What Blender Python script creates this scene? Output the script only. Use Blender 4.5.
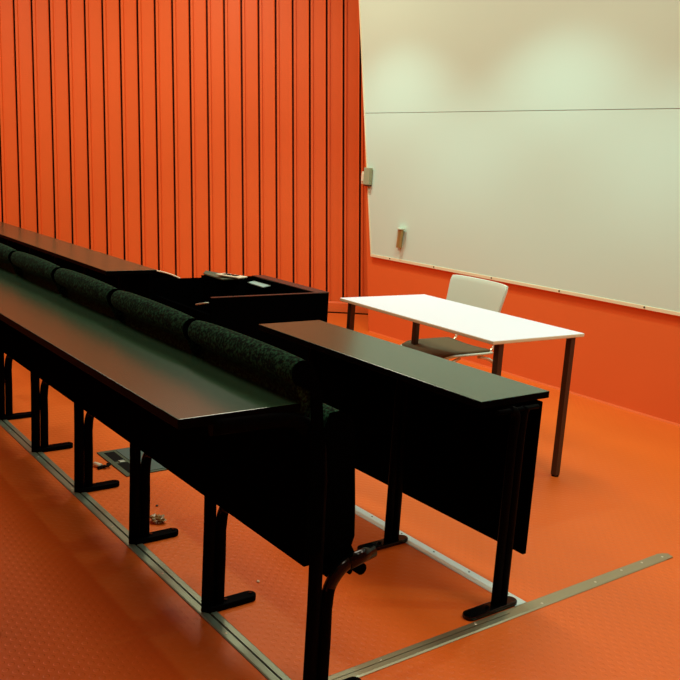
import bpy, bmesh, math, random
from mathutils import Vector, Matrix

for o in list(bpy.data.objects):
    bpy.data.objects.remove(o)
SC = bpy.context.scene
COL = SC.collection
PI = math.pi

# ------------------------------------------------------------------ camera
cam_d = bpy.data.cameras.new('camera')
cam = bpy.data.objects.new('camera', cam_d)
COL.objects.link(cam)
YAW, PIT, ROL = 0.9207, 0.1998, 0.0630
fw = Vector((-math.sin(YAW)*math.cos(PIT), math.cos(YAW)*math.cos(PIT), -math.sin(PIT)))
rt = Vector((math.cos(YAW), math.sin(YAW), 0))
up = rt.cross(fw)
r2 = rt*math.cos(ROL) + up*math.sin(ROL)
u2 = -rt*math.sin(ROL) + up*math.cos(ROL)
m = Matrix((r2, u2, -fw)).transposed().to_4x4()
m.translation = Vector((0, 0, 1.434))
cam.matrix_world = m
cam_d.sensor_width = 36
cam_d.lens = 862.9/680*36
cam_d.clip_start = .05
SC.camera = cam

# ------------------------------------------------------------------ world, exposure
w = bpy.data.worlds.new('world'); SC.world = w; w.use_nodes = True
w.node_tree.nodes['Background'].inputs[0].default_value = (1, 1, 1, 1)
w.node_tree.nodes['Background'].inputs[1].default_value = 0.0
SC.view_settings.view_transform = 'Standard'
SC.view_settings.look = 'None'
SC.view_settings.gamma = 1
SC.view_settings.exposure = -0.17

# ------------------------------------------------------------------ lamps of the room
CEIL = 4.1
def area(name, x, y, sx, sy, watt, col):
    l = bpy.data.lights.new(name, 'AREA'); l.shape = 'RECTANGLE'
    l.size = sx; l.size_y = sy; l.energy = watt; l.color = col
    o = bpy.data.objects.new(name, l); COL.objects.link(o)
    o.location = (x, y, CEIL-.03)
    return o
for (x, y, wt) in ((-6.1, 3.3, 58), (-3.4, 2.9, 46), (-0.6, 2.6, 46),
                   (-7.0, 0.6, 60), (-3.4, 0.0, 28), (-0.2, 0.6, 18),
                   (-8.2, -1.6, 34)):
    area('ceiling_lamp', x, y, 1.2, .6, wt, (1.0, .94, .74))
for x in (-7.3, -5.64, -3.97, -2.3, -.65):
    l = bpy.data.lights.new('wall_washer', 'SPOT')
    l.energy = 86; l.color = (.56, 1.0, 1.0); l.spot_size = math.radians(98); l.spot_blend = .6
    l.shadow_soft_size = .05
    o = bpy.data.objects.new('wall_washer', l); COL.objects.link(o)
    o.location = (x, 3.78, 3.35)
    if x < -6: COL.objects.unlink(o); bpy.data.objects.remove(o)

# ------------------------------------------------------------------ materials
def mat(name, col, rough=.5, spec=.5, metal=0., bump=None, bscale=100, bstr=.1, var=0., vscale=8, sheen=0., coat=0.):
    M = bpy.data.materials.new(name); M.use_nodes = True
    N = M.node_tree.nodes; L = M.node_tree.links; b = N['Principled BSDF']
    b.inputs['Base Color'].default_value = (*col, 1)
    b.inputs['Roughness'].default_value = rough
    b.inputs['Specular IOR Level'].default_value = spec
    b.inputs['Metallic'].default_value = metal
    if sheen: b.inputs['Sheen Weight'].default_value = sheen
    if coat:
        b.inputs['Coat Weight'].default_value = coat; b.inputs['Coat Roughness'].default_value = .08
    tc = N.new('ShaderNodeTexCoord')
    if var:
        n = N.new('ShaderNodeTexNoise'); n.inputs['Scale'].default_value = vscale; n.inputs['Detail'].default_value = 4
        L.new(tc.outputs['Object'], n.inputs['Vector'])
        mx = N.new('ShaderNodeMix'); mx.data_type = 'RGBA'
        mx.inputs['A'].default_value = (*[c*(1-var) for c in col], 1)
        mx.inputs['B'].default_value = (*[min(1, c*(1+var)) for c in col], 1)
        L.new(n.outputs['Fac'], mx.inputs['Factor']); L.new(mx.outputs['Result'], b.inputs['Base Color'])
    if bump:
        n = N.new('ShaderNodeTexNoise'); n.inputs['Scale'].default_value = bscale; n.inputs['Detail'].default_value = 3
        L.new(tc.outputs['Object'], n.inputs['Vector'])
        bp = N.new('ShaderNodeBump'); bp.inputs['Strength'].default_value = bstr; bp.inputs['Distance'].default_value = bump
        L.new(n.outputs['Fac'], bp.inputs['Height']); L.new(bp.outputs['Normal'], b.inputs['Normal'])
    return M

M = {}
M['rib'] = mat('orange_lacquer', (.86, .150, .024), .5, .25, var=.05, vscale=3)
M['wallpaint'] = mat('orange_wall_paint', (.80, .145, .026), .6, .3, var=.04, vscale=2)
M['groove'] = mat('shaded_groove', (.10, .012, .008), .8, .1)  # shade inside the wall grooves, put into the colour
M['ceil'] = mat('ceiling_paint', (.50, .54, .30), .8, .2)
M['backwall'] = mat('back_wall_paint', (.62, .16, .06), .7, .2)
M['board'] = mat('pale_enamel', (.65, .83, .68), .42, .4, var=.02, vscale=1.2)
M['boardtrim'] = mat('cream_trim', (.86, .78, .50), .4, .5)
M['black'] = mat('black_laminate', (.0010, .0010, .0011), .8, .0)
M['blackmetal'] = mat('black_powder_coat', (.0010, .0011, .0012), .5, .012)
M['gloss'] = mat('black_gloss_metal', (.0015, .0018, .002), .14, .28)
M['desktop'] = mat('dark_desk_laminate', (.026, .064, .032), .24, .56, var=.06, vscale=40)
M['edge'] = mat('dark_desk_edging', (.0012, .0010, .0010), .5, .012)
M['white'] = mat('white_laminate', (.78, .78, .84), .4, .4)
M['cream'] = mat('cream_edge_band', (.85, .78, .50), .4, .4)
M['bronze'] = mat('brown_metal', (.060, .036, .020), .4, .5, metal=.3)
M['alu'] = mat('brushed_aluminium', (.46, .56, .46), .38, .5, metal=.75, bump=.0004, bscale=300, bstr=.2)
M['aludk'] = mat('dull_green_aluminium', (.26, .32, .22), .42, .5, metal=.7, bump=.0004, bscale=300, bstr=.2)
M['white_strip'] = mat('pale_aluminium', (.72, .86, .80), .35, .5, metal=.45)
M['brass'] = mat('dull_brass', (.38, .33, .20), .38, .5, metal=.75, bump=.0004, bscale=300, bstr=.2)
M['screw'] = mat('screw_steel', (.75, .70, .55), .3, .5, metal=.8)
M['slot'] = mat('slot_black', (.004, .004, .003), .8, .1)
M['chairwhite'] = mat('white_plastic', (.66, .76, .60), .4, .5)
M['seatpad'] = mat('brown_seat_pad', (.12, .085, .04), .8, .2, bump=.002, bscale=200)
M['chrome'] = mat('pale_metal', (.75, .68, .52), .25, .5, metal=.7)
M['boxgrey'] = mat('grey_green_plastic', (.36, .40, .24), .5, .4)
M['boxcream'] = mat('cream_plastic', (.85, .72, .50), .5, .4)
M['boxtan'] = mat('tan_metal', (.42, .30, .10), .35, .5, metal=.3)
M['boxpale'] = mat('pale_green_plastic', (.62, .74, .56), .4, .4)
M['teal'] = mat('teal_grey_metal', (.075, .12, .10), .45, .5, metal=.2)
M['tealdk'] = mat('green_plate_rim', (.06, .085, .045), .5, .4)
M['ledge'] = mat('pale_green_strip', (.34, .46, .40), .4, .4)
M['paper'] = mat('crumpled_clear_wrapper', (.26, .15, .045), .3, .6)
M['bit'] = mat('cream_plastic_bit', (.75, .70, .50), .4, .5)
M['brownwood'] = mat('brown_console_laminate', (.028, .012, .005), .35, .5)

def felt():
    X = bpy.data.materials.new('green_felt'); X.use_nodes = True
    N = X.node_tree.nodes; L = X.node_tree.links; b = N['Principled BSDF']
    tc = N.new('ShaderNodeTexCoord')
    n = N.new('ShaderNodeTexNoise'); n.inputs['Scale'].default_value = 120; n.inputs['Detail'].default_value = 1
    L.new(tc.outputs['Object'], n.inputs['Vector'])
    cr = N.new('ShaderNodeValToRGB')
    cr.color_ramp.elements[0].position = .42; cr.color_ramp.elements[0].color = (.0015, .007, .0035, 1)
    cr.color_ramp.elements[1].position = .72; cr.color_ramp.elements[1].color = (.018, .078, .038, 1)
    L.new(n.outputs['Fac'], cr.inputs[0]); L.new(cr.outputs[0], b.inputs['Base Color'])
    b.inputs['Roughness'].default_value = .95; b.inputs['Specular IOR Level'].default_value = .08
    bp = N.new('ShaderNodeBump'); bp.inputs['Strength'].default_value = .5; bp.inputs['Distance'].default_value = .003
    L.new(n.outputs['Fac'], bp.inputs['Height']); L.new(bp.outputs['Normal'], b.inputs['Normal'])
    return X
M['felt'] = felt()

def stud_floor():
    X = bpy.data.materials.new('orange_studded_rubber'); X.use_nodes = True
    N = X.node_tree.nodes; L = X.node_tree.links; b = N['Principled BSDF']
    tc = N.new('ShaderNodeTexCoord')
    mp = N.new('ShaderNodeMapping'); mp.inputs['Rotation'].default_value = (0, 0, math.radians(45))
    mp.inputs['Scale'].default_value = (1/.030,)*3
    L.new(tc.outputs['Object'], mp.inputs['Vector'])
    fr = N.new('ShaderNodeVectorMath'); fr.operation = 'FRACTION'; L.new(mp.outputs[0], fr.inputs[0])
    sb = N.new('ShaderNodeVectorMath'); sb.operation = 'SUBTRACT'; sb.inputs[1].default_value = (.5, .5, 0); L.new(fr.outputs[0], sb.inputs[0])
    ml = N.new('ShaderNodeVectorMath'); ml.operation = 'MULTIPLY'; ml.inputs[1].default_value = (1, 1, 0); L.new(sb.outputs[0], ml.inputs[0])
    ln = N.new('ShaderNodeVectorMath'); ln.operation = 'LENGTH'; L.new(ml.outputs[0], ln.inputs[0])
    mr = N.new('ShaderNodeMapRange'); mr.interpolation_type = 'SMOOTHSTEP'
    mr.inputs['From Min'].default_value = .22; mr.inputs['From Max'].default_value = .34
    mr.inputs['To Min'].default_value = 1; mr.inputs['To Max'].default_value = 0
    L.new(ln.outputs['Value'], mr.inputs['Value'])
    n = N.new('ShaderNodeTexNoise'); n.inputs['Scale'].default_value = 1.6; n.inputs['Detail'].default_value = 6
    L.new(tc.outputs['Object'], n.inputs['Vector'])
    mx = N.new('ShaderNodeMix'); mx.data_type = 'RGBA'
    mx.inputs['A'].default_value = (.65, .112, .013, 1); mx.inputs['B'].default_value = (.77, .148, .015, 1)
    L.new(n.outputs['Fac'], mx.inputs['Factor']); L.new(mx.outputs['Result'], b.inputs['Base Color'])
    bp = N.new('ShaderNodeBump'); bp.inputs['Strength'].default_value = .45; bp.inputs['Distance'].default_value = .0012
    L.new(mr.outputs[0], bp.inputs['Height'])
    L.new(bp.outputs['Normal'], b.inputs['Normal'])
    b.inputs['Roughness'].default_value = .42; b.inputs['Specular IOR Level'].default_value = .25
    return X
M['floor'] = stud_floor()

# ------------------------------------------------------------------ mesh helpers
def box(bm, x0, x1, y0, y1, z0, z1, mi=0):
    vs = [bm.verts.new(p) for p in ((x0,y0,z0),(x1,y0,z0),(x1,y1,z0),(x0,y1,z0),(x0,y0,z1),(x1,y0,z1),(x1,y1,z1),(x0,y1,z1))]
    fs = [bm.faces.new([vs[i] for i in f]) for f in ((0,3,2,1),(4,5,6,7),(0,1,5,4),(1,2,6,5),(2,3,7,6),(3,0,4,7))]
    for f in fs: f.material_index = mi
    return vs, fs
def prism(bm, pts, d, mi=0):
    """closed polygon (list of 3d points) extruded by vector d"""
    d = Vector(d); a = [bm.verts.new(p) for p in pts]; b = [bm.verts.new(Vector(p)+d) for p in pts]
    n = len(pts); fs = [bm.faces.new(a), bm.faces.new(list(reversed(b)))]
    for i in range(n): fs.append(bm.faces.new((a[i], b[i], b[(i+1) % n], a[(i+1) % n])))
    for f in fs: f.material_index = mi
    return fs
def tube(bm, path, rx, ry=None, n=14, side=Vector((1, 0, 0)), mi=0):
    """elliptical tube; rx across `side`, ry perpendicular to side and to the path"""
    ry = ry or rx
    path = [Vector(p) for p in path]; rings = []
    for i, p in enumerate(path):
        t = (path[min(i+1, len(path)-1)] - path[max(i-1, 0)]).normalized()
        s = (side - t*side.dot(t)).normalized(); q = t.cross(s)
        rings.append([bm.verts.new(p + s*rx*math.cos(2*PI*k/n) + q*ry*math.sin(2*PI*k/n)) for k in range(n)])
    for a, b in zip(rings, rings[1:]):
        for k in range(n):
            f = bm.faces.new((a[k], a[(k+1) % n], b[(k+1) % n], b[k])); f.smooth = True; f.material_index = mi
    bm.faces.new(list(reversed(rings[0]))); bm.faces.new(rings[-1])
def arc(pts, k=10):
    """Catmull-Rom through points"""
    P = [Vector(p) for p in pts]; P = [P[0]*2-P[1]] + P + [P[-1]*2-P[-2]]; out = []
    for i in range(1, len(P)-2):
        for j in range(k):
            t = j/k; a, b, c, d = P[i-1:i+3]
            out.append(.5*((2*b)+(c-a)*t+(2*a-5*b+4*c-d)*t*t+(3*b-a-3*c+d)*t**3))
    return out+[P[-2]]
def capsule_plate(bm, x, y0, y1, hw, z0, z1, n=8, rear=True):
    pts = []
    for i in range(n+1):
        a = PI*i/n; pts.append((x+hw*math.cos(a), y1-hw+hw*math.sin(a), z0))
    if rear:
        for i in range(n+1):
            a = PI+PI*i/n; pts.append((x+hw*math.cos(a), y0+hw+hw*math.sin(a), z0))
    else: pts += [(x-hw, y0, z0), (x+hw, y0, z0)]
    prism(bm, pts, (0, 0, z1-z0))
def obj(name, bm, m, parent=None, bevel=0, seg=2, smooth=False):
    bmesh.ops.recalc_face_normals(bm, faces=bm.faces[:])
    me = bpy.data.meshes.new(name)
    if smooth:
        for f in bm.faces: f.smooth = True
    bm.to_mesh(me); bm.free()
    for k in (m if isinstance(m, (list, tuple)) else [m]): me.materials.append(M[k])
    o = bpy.data.objects.new(name, me); COL.objects.link(o)
    if parent: o.parent = parent
    if bevel:
        b = o.modifiers.new('bevel', 'BEVEL'); b.width = bevel; b.segments = seg; b.limit_method = 'ANGLE'; b.angle_limit = math.radians(40)
    return o
def tag(o, label, cat, group=None):
    o['label'] = label; o['category'] = cat
    if group: o['group'] = group
    return o
def thing(name, label, cat, loc=(0, 0, 0), rz=0, group=None):
    o = bpy.data.objects.new(name, None); COL.objects.link(o); o.empty_display_size = .1
    o.location = loc; o.rotation_euler = (0, 0, rz)
    return tag(o, label, cat, group)
def struct(name, bm, m, **k):
    o = obj(name, bm, m, **k); o['kind'] = 'structure'; return o
def kids(o): return [c for c in bpy.data.objects if c.parent == o]
def dup(o, loc=None, label=None, parent=None):
    c = o.copy(); COL.objects.link(c)
    if parent: c.parent = parent
    if loc is not None: c.location = loc
    if label: c['label'] = label
    for ch in kids(o):
        dup(ch, parent=c)
    return c

# ------------------------------------------------------------------ room shell
C0 = Vector((-6.634, 5.38, 0))
A = math.radians(57)
W = Vector((math.cos(A), math.sin(A), 0))            # along the ribbed wall
NR = Vector((math.sin(A), -math.cos(A), 0))          # into the room
E = Vector((-.130, .021, 1.0))                       # the wall leans outward
UL = -10.2
endL = C0 + W*UL

bm = bmesh.new(); prism(bm, [(3, -3.2, -.12), (3, 7.2, -.12), (-5.3, 7.2, -.12), (-12.4, -3.6, -.12)], (0, 0, .12)); struct('floor', bm, 'floor')
bm = bmesh.new(); prism(bm, [(3, -3.2, CEIL), (3, 7.2, CEIL), (-5.7, 7.2, CEIL), (-12.9, -3.6, CEIL)], (0, 0, .1)); struct('ceiling', bm, 'ceil')
# ribbed wall: a run of overlapping vertical boards with deep grooves between, their shade painted dark
bm = bmesh.new()
P = .165; prof = []
k0 = -68
prof.append((UL-.05, -.004))
for k in range(k0+1, 9):
    u = -.090 + k*P
    prof += [(u-.020, -.004), (u-.0095, .004), (u-.009, -.045), (u+.009, -.045), (u+.0095, .014), (u+.030, .014), (u+.036, -.004)]
prof = [q for q in prof if q[0] >= UL-.05] + [(1.75, -.004)]
lo = [bm.verts.new(C0 + W*u + NR*n) for u, n in prof]
hi = [bm.verts.new(C0 + W*u + NR*n + E*(CEIL+.02)) for u, n in prof]
for i in range(len(prof)-1):
    f = bm.faces.new((lo[i], lo[i+1], hi[i+1], hi[i]))
    if prof[i][1] == -.045 or prof[i+1][1] == -.045: f.material_index = 1
b0 = [bm.verts.new(C0 + W*u + NR*-.14 + E*z) for u, z in ((UL-.05, 0), (1.75, 0), (1.75, CEIL+.02), (UL-.05, CEIL+.02))]
bm.faces.new(b0)
struct('wall_left', bm, ['rib', 'groove'])
bm = bmesh.new()
pp = [(-.13, 0), (.030, 0), (.030, .085), (.018, .10), (-.13, .10)]
prism(bm, [C0 + W*(UL) + NR*n + E*z for n, z in [(.0, 0), (.036, 0), (.032, .085), (.022, .10), (.015, .10)]], W*(-UL+1.2))
struct('baseboard_left', bm, 'rib')
# board wall
bm = bmesh.new()
prism(bm, [(-5.85, 4.76, 0), (3, 4.76, 0), (3, 4.76, CEIL+.02), (-5.85-.1437*(CEIL+.02), 4.76, CEIL+.02)], (0, 1.75, 0)); struct('wall_front', bm, 'wallpaint')
bm = bmesh.new(); prism(bm, [(-5.84, 4.752, 0), (3, 4.752, 0), (3, 4.758, .012), (-5.84, 4.758, .012)], (0, .004, 0)); struct('baseboard_front', bm, 'wallpaint')
bm = bmesh.new(); box(bm, 2.9, 3.02, -3.1, 4.76, 0, CEIL+.02); struct('wall_right', bm, 'backwall')
bm = bmesh.new(); box(bm, -12.8, 3.0, -3.2, -3.1, 0, CEIL+.02); struct('wall_back', bm, 'backwall')

# ------------------------------------------------------------------ metal strips in the floor
def strip_screws(bm, pts, z, r=.004, mi=1):
    for x, y in pts:
        vs = [bm.verts.new((x+r*math.cos(2*PI*i/8), y+r*math.sin(2*PI*i/8), z)) for i in range(8)]
        vt = [bm.verts.new((x+r*.7*math.cos(2*PI*i/8), y+r*.7*math.sin(2*PI*i/8), z+.0012)) for i in range(8)]
        f = bm.faces.new(vt); f.material_index = mi
        for i in range(8):
            f = bm.faces.new((vs[i], vs[(i+1) % 8], vt[(i+1) % 8], vt[i])); f.material_index = mi
bm = bmesh.new()
prism(bm, [(-8.6, 1.214, 0), (-8.6, 1.214, .003), (-8.6, 1.218, .005), (-8.6, 1.240, .005), (-8.6, 1.240, .001), (-8.6, 1.247, .001), (-8.6, 1.247, .005), (-8.6, 1.266, .005), (-8.6, 1.270, .003), (-8.6, 1.270, 0)], (8.6-1.755, 0, 0))
box(bm, -8.6, -1.757, 1.2405, 1.2465, .0010, .0014, mi=1)
strip_screws(bm, [(-8.4+.45*i, 1.229) for i in range(15)], .005, mi=2)
t = struct('trim_1', bm, ['aludk', 'slot', 'screw'])
bm = bmesh.new()
prism(bm, [(-6.5, 2.156, 0), (-6.5, 2.156, .002), (-6.5, 2.160, .004), (-6.5, 2.210, .004), (-6.5, 2.214, .002), (-6.5, 2.214, 0)], (6.5-1.757, 0, 0))
strip_screws(bm, [(-1.83-.19*i, 2.196) for i in range(20)], .004, mi=1)
struct('trim_2', bm, ['white_strip', 'slot'])
bm = bmesh.new()
prism(bm, [(-1.756, .2, 0), (-1.756, .2, .003), (-1.752, .2, .005), (-1.7335, .2, .005), (-1.7335, .2, .001), (-1.7305, .2, .001), (-1.7305, .2, .005), (-1.712, .2, .005), (-1.706, .2, .002), (-1.706, .2, 0)], (0, 1.9, 0))
prism(bm, [(-1.756, 2.1, 0), (-1.756, 2.1, .003), (-1.752, 2.1, .005), (-1.712, 2.1, .005), (-1.706, 2.1, .002), (-1.706, 2.1, 0)], (0, .87, 0))
prism(bm, [(-1.756, 2.97, 0), (-1.706, 2.97, 0), (-1.706, 3.01, 0), (-1.735, 3.02, 0), (-1.748, 3.0, 0)], (0, 0, .0045))
box(bm, -1.7333, -1.7307, .2, 2.1, .001, .0014, mi=1)
strip_screws(bm, [(-1.742, 1.55), (-1.742, 1.95), (-1.722, 2.25), (-1.728, 2.55), (-1.738, 2.72), (-1.738, 2.85), (-1.728, 2.97)], .005, r=.005, mi=2)
struct('trim_3', bm, ['brass', 'slot', 'screw'])

# ------------------------------------------------------------------ the big pale board
BX1 = 1.2
def lx(z): return -5.867 - .186*(z-.68)
t = thing('presentation_board', 'huge pale enamel board covering the orange front wall, with a thin horizontal joint', 'board', (-3, 4.75, .68))
def T(p): return (p[0]+3, p[1]-4.75, p[2]-.68)
for z0, z1 in ((.692, 1.883), (1.887, 3.30)):
    bm = bmesh.new(); prism(bm, [T((lx(z0)+.012, 4.738, z0)), T((BX1, 4.738, z0)), T((BX1, 4.738, z1)), T((lx(z1)+.012, 4.738, z1))], (0, .022, 0)); obj('board_panel', bm, 'board', t)
bm = bmesh.new(); prism(bm, [T((lx(.668), 4.734, .668)), T((BX1, 4.734, .668)), T((BX1, 4.734, .692)), T((lx(.692), 4.734, .692))], (0, .026, 0))
o = obj('bottom_trim', bm, 'boardtrim', t, bevel=.002); o['label'] = 'cream bottom edging with screws'
for x in (-5.6, -5.05, -4.42, -3.785, -3.114, -2.4, -1.7):
    s = bmesh.new(); tube(s, [T((x, 4.7345, .682)), T((x, 4.7315, .682))], .006, n=10); q = obj('screw', s, 'bronze', o)
bm = bmesh.new(); prism(bm, [T((lx(.692), 4.734, .692)), T((lx(.692)+.013, 4.734, .692)), T((lx(3.3)+.013, 4.734, 3.3)), T((lx(3.3), 4.734, 3.3))], (0, .026, 0))
o = obj('side_trim', bm, 'boardtrim', t, bevel=.002); o['label'] = 'cream side edging'

# small boxes on the board
t = thing('switch_box', 'grey-green rectangular box fixed on the left edge of the pale board', 'box', (-5.972, 4.733, 1.28))
bm = bmesh.new(); box(bm, -.020, .060, -.035, 0, 0, .145); obj('housing', bm, 'boxgrey', t, bevel=.004)
bm = bmesh.new(); box(bm, -.015, .055, -.030, -.002, -.010, -.001); o = obj('cable_gland', bm, 'bronze', t, bevel=.002)
t = thing('wall_switch', 'tiny cream rocker switch left of the grey-green box by the board edge', 'switch', (-6.040, 4.735, 1.285))
bm = bmesh.new(); box(bm, -.010, .045, -.012, 0.018, 0, .105); obj('switch_plate', bm, 'boxcream', t, bevel=.003)
bm = bmesh.new(); box(bm, -.004, .038, -.020, -.013, .02, .09); obj('rocker', bm, 'boxcream', t, bevel=.003)
t = thing('wall_sensor', 'small tan wedge-shaped unit tilted on the lower left of the pale board', 'sensor', (-5.478, 4.737, .79))
bm = bmesh.new(); box(bm, -.038, .020, -.012, 0, -.0, .150); obj('back_plate', bm, 'boxtan', t, bevel=.003)
bm = bmesh.new(); pts = [(-.020, -.012, 0), (.024, -.012, 0), (.022, -.038, 0), (.006, -.048, 0), (-.016, -.038, 0)]
fs = prism(bm, pts, (.026, -.010, .150)); obj('housing', bm, 'boxtan', t, bevel=.002)
bm = bmesh.new(); pts = [(-.038, -.001, .150), (.058, -.012, .151), (.056, -.053, .152), (.034, -.068, .152), (.004, -.055, .152), (-.038, -.020, .151)]
prism(bm, pts, (0, 0, .012)); o = obj('cap', bm, 'boxpale', t, bevel=.002); o['label'] = 'pale green cap'

def desk_faces(bm):
    zm = max(v.co.z for v in bm.verts)
    for f in bm.faces: f.material_index = 0 if f.calc_center_median().z > zm-1e-4 else 1

# ------------------------------------------------------------------ first row bench (long desk on legs)
PX = .576; X5 = -1.677; NL = 8; DX0 = X5-PX*(NL-1)-.05
DZ = .859
t = thing('lecture_desk', 'long dark desk along the foreground row of green tip-up seats, rail of black legs', 'desk', (-1.673, 1.2, 0))
def S(x): return x+1.673
bm = bmesh.new(); box(bm, S(DX0), 0, .836-1.2, 1.165-1.2, DZ-.024, DZ)
desk_faces(bm); o = obj('desktop', bm, ['desktop', 'edge'], t, bevel=.0025)
bm = bmesh.new(); box(bm, S(DX0), S(-1.652), -.014, .005, .428, .785)
obj('modesty_panel', bm, 'black', t, bevel=.003)
def leg_meshes():
    post = bmesh.new()
    tube(post, [(0, .045, 0), (0, .045, .3), (0, .040, .60)]+arc([(0, .040, .64), (0, .026, .74), (0, -.02, .80), (0, -.10, .822), (0, -.28, .828)], 6), .013, .021, n=16)
    br = bmesh.new()
    tube(br, [(0, .086, .0), (0, .086, .18)]+arc([(0, .084, .27), (0, .092, .335), (0, .125, .378), (0, .165, .396), (0, .215, .405)], 7), .015, .019, n=16)
    for f in br.faces:
        if f.calc_center_median().z > .335: f.material_index = 1
    cap = bmesh.new(); tube(cap, [(0, .150, .391), (0, .235, .408)], .017, .021, n=16)
    foot = bmesh.new(); capsule_plate(foot, 0, .03, .224, .023, .0, .022, rear=True)
    return post, br, cap, foot
ms = leg_meshes()
L0 = obj('leg', ms[0], 'blackmetal', t); L0.location = (S(X5), 0, 0)
q = obj('seat_arm', ms[1], ['blackmetal', 'gloss'], L0); q['label'] = 'glossy black curved arm'
obj('arm_cap', ms[2], 'gloss', L0)
obj('foot', ms[3], 'blackmetal', L0, bevel=.004)
for yy in (.112, .205):
    bm = bmesh.new(); tube(bm, [(0, yy, .022), (0, yy, .026)], .006, n=8); obj('bolt', bm, 'gloss', L0)
for k in range(1, NL):
    dup(L0, loc=(S(X5-PX*k), 0, 0), parent=t)

# ------------------------------------------------------------------ tip-up seats
def arc2(pts):
    return [(p.x, p.y) for p in arc([(a, b, 0) for a, b in pts], 3)]
def make_seat(label):
    root = thing('tip_up_seat', label, 'seat', (0, 1.2, 0), 0, 'green tip-up seats along the foreground desk')
    # back cushion: side profile swept along x with rolled top and puffed ends
    prof = [(.050, .455), (.050, .60), (.046, .74), (.030, .82), (.008, .885), (-.010, .925), (-.028, .948), (-.050, .955), (-.070, .944), (-.080, .922), (-.077, .900), (-.064, .884), (-.042, .876), (-.012, .860), (-.008, .78), (-.006, .60), (-.006, .455)]
    Pv = [Vector((0, a, b)) for a, b in prof]
    cen = Vector((0, 0, .70))
    bm = bmesh.new(); rings = []
    secs = [(-1.0, .72), (-.99, .80), (-.96, .88), (-.90, .94), (-.6, 1.03), (0, 1.07), (.6, 1.03), (.90, .95), (.965, .91), (.99, .87), (1.0, .84)]
    for sx, sc in secs:
        ring = []
        for v in Pv:
            hw = .280 if v.z > .83 else .262; ox = .026 if v.z > .83 else 0
            cy = -.036 if v.z > .86 else .02
            cz = .905 if v.z > .84 else v.z
            y = cy+(v.y-cy)*sc; z = cz+(v.z-cz)*sc
            ring.append(bm.verts.new((sx*hw+ox, y, z+(.022 if v.z > .83 else 0))))
        rings.append(ring)
    n = len(prof)
    for a, b in zip(rings, rings[1:]):
        for k in range(n): bm.faces.new((a[k], a[(k+1) % n], b[(k+1) % n], b[k]))
    bm.faces.new(rings[0]); bm.faces.new(list(reversed(rings[-1])))
    o = obj('backrest', bm, 'felt', root, smooth=True)
    sm = o.modifiers.new('s', 'SUBSURF'); sm.levels = 1; sm.render_levels = 2
    # black end shells of the cushion
    for sd in (-1, 1):
        pb = bmesh.new()
        prism(pb, [(sd*.2625, a, b) for a, b in [(.044, .455), (.044, .60), (.040, .74), (.026, .82), (.0, .86), (-.006, .86), (-.006, .78), (-.005, .60), (-.005, .455)]], (sd*.004, 0, 0))
        obj('end_shell', pb, 'black', o)
    pb = bmesh.new(); ks = .90
    top = [(-.036+(a+.036)*ks, .927+(b-.905)*ks) for a, b in arc2([(.022, .850), (.010, .888), (-.008, .925), (-.028, .946), (-.050, .952), (-.070, .942), (-.079, .922), (-.076, .900), (-.062, .885), (-.040, .876), (-.016, .862)])]
    prism(pb, [(.3035, a, b) for a, b in [(.040, .455), (.040, .60), (.034, .74), (.022, .82)]+top+[(-.010, .80), (-.006, .60), (-.006, .455)]], (.0055, 0, 0))
    obj('roll_end_cap', pb, 'black', o)
    # folded seat
    sp = [(.056, .42), (.056, .60), (.060, .77), (.078, .814), (.108, .816), (.142, .800), (.160, .77), (.170, .66), (.180, .55), (.186, .45), (.178, .425), (.12, .415)]
    bm = bmesh.new(); rings = []
    for sx, sc in ((-1, .80), (-.98, .93), (-.92, 1), (0, 1.0), (.92, 1), (.98, .93), (1, .80)):
        rings.append([bm.verts.new((sx*.262, .108+(a-.108)*sc, .61+(b-.61)*(1-(1-sc)*.25))) for a, b in sp])
    n = len(sp)
    for a, b in zip(rings, rings[1:]):
        for k in range(n): bm.faces.new((a[k], a[(k+1) % n], b[(k+1) % n], b[k]))
    bm.faces.new(rings[0]); bm.faces.new(list(reversed(rings[-1])))
    o = obj('folded_seat', bm, 'felt', root, smooth=True)
    sm = o.modifiers.new('s', 'SUBSURF'); sm.levels = 1; sm.render_levels = 2
    for sd in (-1, 1):
        pb = bmesh.new(); prism(pb, [(sd*.2605, .112+(a-.112)*.985, .61+(b-.61)*.985) for a, b in sp], (sd*.004, 0, 0)); obj('side_shell', pb, 'black', o)
    # hinge mechanism under the seat
    bm = bmesh.new()
    tube(bm, [(-.262, .10, .400), (.262, .10, .400)], .017, n=12, side=Vector((0, 1, 0)))
    for s in (-1, 1):
        prism(bm, [(s*.262, .05, .44), (s*.262, .17, .44), (s*.262, .215, .36), (s*.262, .18, .345), (s*.262, .07, .37)], (-s*.012, 0, 0))
    obj('hinge', bm, 'black', root, bevel=.002)
    bm = bmesh.new()
    for yy, zz, rr in ((.115, .350, .010), (.145, .348, .008), (.175, .350, .008)): tube(bm, [(.225, yy, zz), (.268, yy, zz)], rr, n=10, side=Vector((0, 1, 0)))
    tube(bm, [(.215, .212, .350), (.272, .212, .350)], .017, n=12, side=Vector((0, 1, 0)))
    obj('stop_knob', bm, 'black', root)
    return root
names = ['nearest green tip-up seat at the free end of the foreground row, its side fully seen',
         'second green tip-up seat from the free end, behind the middle of the dark desktop',
         'third green tip-up seat from the free end, in front of the black console',
         'fourth green tip-up seat from the free end, the farthest one seen at full width',
         'farthest green tip-up seat in view, cut by the left picture edge']
s0 = make_seat(names[0])
s0.location = (X5-PX/2, 1.2, 0)
for k in range(1, 5): dup(s0, loc=(X5-PX*(k+.5), 1.2, 0), label=names[k])

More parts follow.
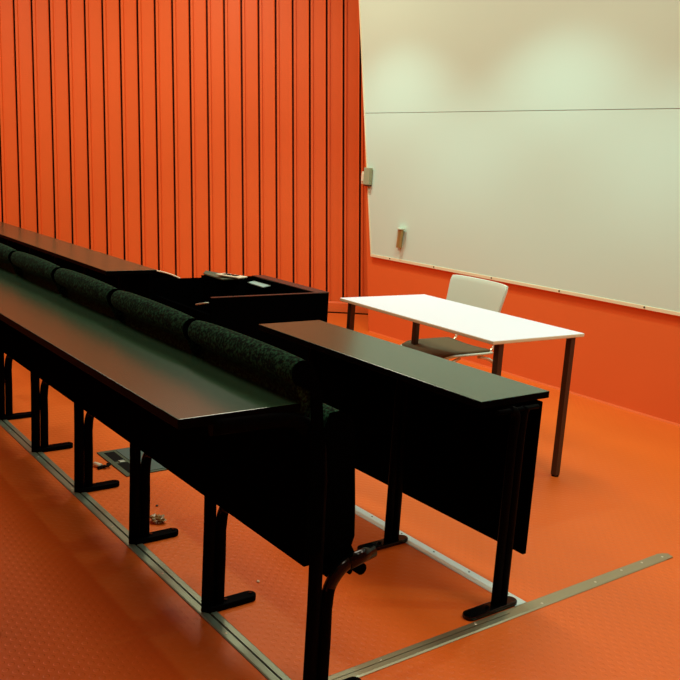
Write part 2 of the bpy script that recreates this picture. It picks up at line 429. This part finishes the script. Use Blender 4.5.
# ------------------------------------------------------------------ second row desks
D2 = .731
def front_desk(x0, x1, legs, label):
    t = thing('front_desk', label, 'desk', (x1, 2.12, 0))
    bm = bmesh.new(); box(bm, x0-x1, 0, 1.957-2.12, 2.284-2.12, D2-.024, D2); desk_faces(bm); obj('desktop', bm, ['desktop', 'edge'], t, bevel=.0025)
    bm = bmesh.new(); box(bm, x0-x1, +.005, .112, .130, .150, .700); obj('modesty_panel', bm, 'black', t, bevel=.003)
    lg = None
    for lxp in legs:
        if lg is None:
            pb = bmesh.new()
            for yy in (-.035, .001): tube(pb, [(0, yy+.0, .01), (0, yy, .56)]+arc([(0, yy, .60), (0, yy+.004, .68), (0, yy+(-.03 if yy < -.01 else .012), .700)], 4), .013, .0175, n=14)
            tube(pb, [(0, -.12, .698), (0, .07, .698)], .010, .008, n=10)
            lg = obj('leg', pb, 'blackmetal', t); lg.location = (lxp-x1, 0, 0)
            fb = bmesh.new(); capsule_plate(fb, 0, -.178, .062, .026, 0, .016); obj('foot', fb, 'gloss', lg, bevel=.004)
            for yy in (-.165, -.075):
                bb = bmesh.new(); tube(bb, [(0, yy, .016), (0, yy, .020)], .007, n=8); obj('bolt', bb, 'blackmetal', lg)
        else: dup(lg, loc=(lxp-x1, 0, 0), parent=t)
    return t
front_desk(-3.17, -1.818, [-1.786, -2.355, -2.93], 'shorter dark desk in front of the green seats, beside the white table')
front_desk(-8.40, -4.91, [-5.0, -5.58, -6.16, -6.74, -7.32, -7.9], 'dark desk at far left beyond the green seat backs, below the ribbed wall')

# ------------------------------------------------------------------ console between the front desks
t = thing('equipment_console', 'black open-topped console box between the two front desks', 'console', (-4.2, 2.46, 0))
H = .731
bm = bmesh.new(); box(bm, .332, .350, -.365, .29, 0, H); obj('side_panel', bm, 'black', t, bevel=.0015)
bm = bmesh.new(); box(bm, -.350, -.332, -.365, .29, 0, H); obj('side_panel', bm, 'black', t, bevel=.0015)
bm = bmesh.new(); box(bm, -.332, .332, -.365, -.347, 0, .64); obj('rear_panel', bm, 'black', t, bevel=.0015)
bm = bmesh.new(); box(bm, -.350, .350, .29, .37, 0, H-.002); obj('front_panel', bm, 'black', t, bevel=.0015)
bm = bmesh.new(); box(bm, -.350, .350, .288, .372, H-.002, H+.004); o = obj('top_rail', bm, 'brownwood', t, bevel=.001); o['label'] = 'brown top rail'
bm = bmesh.new(); box(bm, -.332, .332, -.347, .29, .40, .42); obj('shelf', bm, 'black', t)
bm = bmesh.new(); prism(bm, [(-.325, .245, .692), (-.13, .235, .692), (-.13, .288, .700), (-.325, .288, .700)], (0, 0, .005))
o = obj('ledge', bm, 'ledge', t); o['label'] = 'pale grey-green ledge strip'
bm = bmesh.new(); tube(bm, arc([(.21, -.366, .676), (.22, -.386, .678), (.31, -.386, .700), (.32, -.366, .702)], 4), .004, n=8); o = obj('handle', bm, 'alu', t); o['label'] = 'slim pale metal handle'

bm = bmesh.new(); box(bm, .330, .352, -.366, .288, H, H+.003); o = obj('rim_highlight', bm, 'brownwood', t); o['label'] = 'brown strip painted as rim highlight'  # thin strip added to paint the highlight along the side panel's rim

# tilted flat monitor standing in the console
t = thing('control_monitor', 'small dark flat monitor tilted back in the black console', 'monitor', (-4.28, 2.40, .42))
def lp(x, y, z): return Vector((x+4.31, y-2.40, z-.42))
a = lp(-4.465, 2.365, .790); b = lp(-4.155, 2.449, .790); back = Vector((-.03, .05, 0)); dn = Vector((.05, -.03, -.30))
bm = bmesh.new(); prism(bm, [a, b, b+Vector((.025, -.07, 0)), a+Vector((.28, -.045, -.010)), a+Vector((.03, -.03, -.012))], (0, 0, -.008)); o = obj('housing', bm, 'tealdk', t, bevel=.002)
bm = bmesh.new(); prism(bm, [a+Vector((.03, -.02, -.022)), b+Vector((-.03, -.02, -.022)), b+Vector((-.06, -.02, -.26)), a+Vector((.10, -.02, -.26))], (.01, -.03, 0)); obj('screen', bm, 'black', t, bevel=.002)
bm = bmesh.new(); tube(bm, [(.02, -.01, 0.0), (.02, -.01, .15)], .02, n=12); tube(bm, [(.02, -.01, 0), (.02, -.01, .012)], .08, n=20); obj('stand', bm, 'black', t)
t = thing('remote_control', 'small cream remote control lying on top of the tilted monitor', 'remote control', (-4.165, 2.385, .791), math.radians(20))
bm = bmesh.new(); box(bm, -.085, .085, -.04, .035, 0, .008); obj('body', bm, 'bit', t, bevel=.003)
bm = bmesh.new()
for i in range(3): box(bm, -.05+.035*i, -.025+.035*i, -.022, .012, .0081, .011)
o = obj('buttons', bm, 'slot', t); o['label'] = 'dark buttons'

# operator chair whose rounded top shows past the left front desk
t = thing('operator_chair', 'low black chair with a rounded pale-edged back, glimpsed behind the end of the left desk', 'chair', (-5.88, 2.63, 0), math.radians(53))
bm = bmesh.new()
pts = []
for i in range(25):
    a_ = PI*i/24; pts.append((.336*math.cos(a_), .0, .462+.134*math.sin(a_)))
pts += [(-.32, 0, .30), (.32, 0, .30)]
prism(bm, pts, (0, .04, 0)); o = obj('backrest', bm, 'black', t, bevel=.006)
bm = bmesh.new(); tube(bm, [(p[0]*1.01, p[1], p[2]+.003) for p in pts[:25]], .005, n=8, side=Vector((0, 1, 0))); q = obj('piping', bm, 'boxcream', o); q['label'] = 'thin cream edging'
bm = bmesh.new(); tube(bm, [(0, .06, .28), (0, .06, .44)], .02, n=10); obj('back_support', bm, 'blackmetal', t)
bm = bmesh.new(); box(bm, -.21, .21, .07, .46, .28, .34); obj('seat', bm, 'black', t, bevel=.02)
bm = bmesh.new(); tube(bm, [(0, .26, .07), (0, .26, .28)], .025, n=12); obj('column', bm, 'blackmetal', t)
for k in range(5):
    bm = bmesh.new(); a_ = 2*PI*k/5; tube(bm, [(0, .26, .075), (.24*math.cos(a_), .26+.24*math.sin(a_), .055)], .014, n=8, side=Vector((0, 0, 1)))
    lg = obj('leg', bm, 'blackmetal', t)
    cb = bmesh.new(); cx_, cy_ = .24*math.cos(a_), 0.26+.24*math.sin(a_); tube(cb, [(cx_-.012, cy_, .025), (cx_+.012, cy_, .025)], .025, n=12, side=Vector((0, 1, 0))); obj('caster', cb, 'black', lg)

# ------------------------------------------------------------------ white table and chair
t = thing('white_table', 'white rectangular table with brown square legs, standing before the orange wall', 'table', (-3.145, 3.115, 0), math.radians(-2.4))
TX, TY = .602, .302; TZ = .718
bm = bmesh.new(); box(bm, -TX, TX, -TY, TY, TZ-.018, TZ, mi=1)
for f in bm.faces:
    if f.normal.z > .5 or (f.calc_center_median().z > TZ-.001): f.material_index = 0
obj('tabletop', bm, ['white', 'cream'], t, bevel=.004)
bm = bmesh.new()
for s in (-1, 1):
    box(bm, -TX+.05, TX-.05, s*(TY-.05)-.010, s*(TY-.05)+.010, TZ-.058, TZ-.024)
    box(bm, s*(TX-.05)-.010, s*(TX-.05)+.010, -TY+.05, TY-.05, TZ-.058, TZ-.024)
#obj('apron', bm, 'bronze', t)
bm.free()
lg = None
for sx in (-1, 1):
    for sy in (-1, 1):
        loc = (sx*(TX-.026), sy*(TY-.065), 0)
        if lg is None:
            bm = bmesh.new(); box(bm, -.016, .016, -.016, .016, .006, TZ-.018); lg = obj('leg', bm, 'bronze', t, bevel=.003); lg.location = loc
            bm = bmesh.new(); tube(bm, [(0, 0, 0), (0, 0, .008)], .018, n=12); obj('foot_cap', bm, 'black', lg)
        else: dup(lg, loc=loc, parent=t)

t = thing('visitor_chair', 'pale plastic chair with brown seat pad tucked behind the white table', 'chair', (-3.575, 3.52, 0), math.radians(-3))
# backrest, gently curved, tapering down
def shell(bm, grid, th, mi=0):
    nu, nv = len(grid), len(grid[0])
    def nrm(i, j):
        a = grid[min(i+1, nu-1)][j]-grid[max(i-1, 0)][j]; b = grid[i][min(j+1, nv-1)]-grid[i][max(j-1, 0)]
        return a.cross(b).normalized()
    A_ = [[bm.verts.new(grid[i][j]) for j in range(nv)] for i in range(nu)]
    B_ = [[bm.verts.new(grid[i][j]+nrm(i, j)*th) for j in range(nv)] for i in range(nu)]
    for i in range(nu-1):
        for j in range(nv-1):
            bm.faces.new((A_[i][j], A_[i+1][j], A_[i+1][j+1], A_[i][j+1])); bm.faces.new((B_[i][j], B_[i][j+1], B_[i+1][j+1], B_[i+1][j]))
    for i in range(nu-1):
        bm.faces.new((A_[i][0], B_[i][0], B_[i+1][0], A_[i+1][0])); bm.faces.new((A_[i][-1], A_[i+1][-1], B_[i+1][-1], B_[i][-1]))
    for j in range(nv-1):
        bm.faces.new((A_[0][j], A_[0][j+1], B_[0][j+1], B_[0][j])); bm.faces.new((A_[-1][j], B_[-1][j], B_[-1][j+1], A_[-1][j+1]))
def rsurf(fn, nu=17, nv=9, n=5):
    # superellipse-rounded rectangle grid mapped through fn(u, v) with u, v in -1..1
    g = []
    for i in range(nu):
        row = []
        for j in range(nv):
            u = -1+2*i/(nu-1); v = -1+2*j/(nv-1)
            k = .035
            uu = u*(1-k*abs(v)**8); vv = v*(1-k*1.5*abs(u)**8)
            row.append(Vector(fn(uu, vv)))
        g.append(row)
    return g
bm = bmesh.new()
shell(bm, rsurf(lambda u, v: (-.034+u*(.238+.012*v), .235+.03*v-.03*u*u+.0, .690+.125*v)), .016)
o = obj('backrest', bm, 'chairwhite', t, bevel=.004, smooth=True)
bm = bmesh.new()
shell(bm, rsurf(lambda u, v: (u*.205, -.02+.205*v, .415-.028*max(0, -v-.55)**1.5*3-.012*(1-u*u))), .012)
o = obj('seat', bm, 'chairwhite', t, smooth=True)
bm = bmesh.new()
shell(bm, rsurf(lambda u, v: (u*.192, -.02+.190*v, .4275-.026*max(0, -v-.55)**1.5*3-.010*(1-u*u))), .012)
o = obj('seat_pad', bm, 'seatpad', t, smooth=True); o['label'] = 'brown seat pad'
for s in (-1, 1):
    bm = bmesh.new(); tube(bm, arc([(s*.16, .12, .405), (s*.165, .20, .44), (s*.175, .225, .55), (s*.19, .240, .64)], 5), .009, n=10); obj('back_support', bm, 'chrome', t)
    bm = bmesh.new(); tube(bm, arc([(s*.17, -.06, .398), (s*.20, -.15, .375), (s*.225, -.19, .30), (s*.235, -.215, .005)], 5), .010, n=10); obj('leg', bm, 'chrome', t)
    bm = bmesh.new(); tube(bm, arc([(s*.17, .08, .398), (s*.20, .16, .375), (s*.225, .20, .30), (s*.235, .25, .005)], 5), .010, n=10); obj('leg', bm, 'chrome', t)

# ------------------------------------------------------------------ floor box and small litter
t = thing('floor_box', 'square grey-green floor socket plate under the foreground desk', 'floor box', (-3.66, 1.68, 0))
bm = bmesh.new(); box(bm, -.18, .18, -.19, .19, 0, .006); obj('rim', bm, 'tealdk', t, bevel=.002)
bm = bmesh.new(); box(bm, -.165, .165, -.10, .175, .006, .009); obj('lid', bm, 'teal', t, bevel=.001)
bm = bmesh.new(); box(bm, -.150, -.015, -.165, -.115, .0062, .0075); box(bm, .015, .150, -.165, -.115, .0062, .0075)
box(bm, -.170, .17, .178, .186, .0062, .0075)
obj('slot', bm, 'slot', t)
bm = bmesh.new(); box(bm, -.012, .012, -.150, -.125, .006, .012); o = obj('latch', bm, 'alu', t, bevel=.002)
t = thing('loose_plug', 'small cream and black plug lying left of the floor socket plate', 'plug', (-3.645, 1.43, 0), math.radians(20))
bm = bmesh.new(); tube(bm, [(-.035, 0, .011), (.01, 0, .011)], .011, n=10, side=Vector((0, 1, 0))); obj('plug_body', bm, 'bit', t)
bm = bmesh.new(); tube(bm, arc([(.01, 0, .010), (.03, .01, .012), (.03, .035, .016), (.0, .045, .007)], 5), .006, n=8); tube(bm, [(.012, -.02, .008), (.018, .018, .008)], .008, n=8); obj('cord_stub', bm, 'slot', t)
random.seed(4)
bm = bmesh.new(); bmesh.ops.create_icosphere(bm, subdivisions=3, radius=.030)
for v in bm.verts:
    k = 1+random.uniform(-.5, .25); v.co = Vector((v.co.x*k*1.1, v.co.y*k, max(-.2, v.co.z)*k*.45+.012))
mn = min(v.co.z for v in bm.verts)
for v in bm.verts: v.co.z -= mn
o = obj('crumpled_wrapper', bm, 'paper'); o.location = (-2.965, 1.405, 0); tag(o, 'small crumpled yellowish wrapper on the floor by a black desk foot', 'wrapper')
bm = bmesh.new(); bmesh.ops.create_icosphere(bm, subdivisions=2, radius=.006)
for v in bm.verts: v.co.z = max(0, v.co.z*.7+.003); v.co.x *= 1.2
o = obj('paper_scrap', bm, 'bit'); o.location = (-2.341, 1.490, 0); tag(o, 'tiny white scrap on the studded floor between two desk legs', 'scrap')
bm = bmesh.new(); bmesh.ops.create_icosphere(bm, subdivisions=2, radius=.006)
for v in bm.verts: v.co.z = max(0, v.co.z*.6+.003)
o = obj('floor_crumb', bm, 'bronze'); o.location = (-3.114, 1.469, 0); tag(o, 'tiny dark crumb on the floor above the crumpled wrapper', 'crumb')

# foot of the next bench, just entering at the lower left edge
t = thing('bench_leg', 'black desk leg whose rounded foot tip enters at the lower left edge', 'desk leg', (-2.455, .43, 0))
bm = bmesh.new(); tube(bm, [(0, 0, .01), (0, 0, .42)], .013, .021, n=16); obj('post', bm, 'blackmetal', t)
bm = bmesh.new(); capsule_plate(bm, 0, -.03, .225, .023, 0, .022); obj('foot', bm, 'blackmetal', t, bevel=.004)
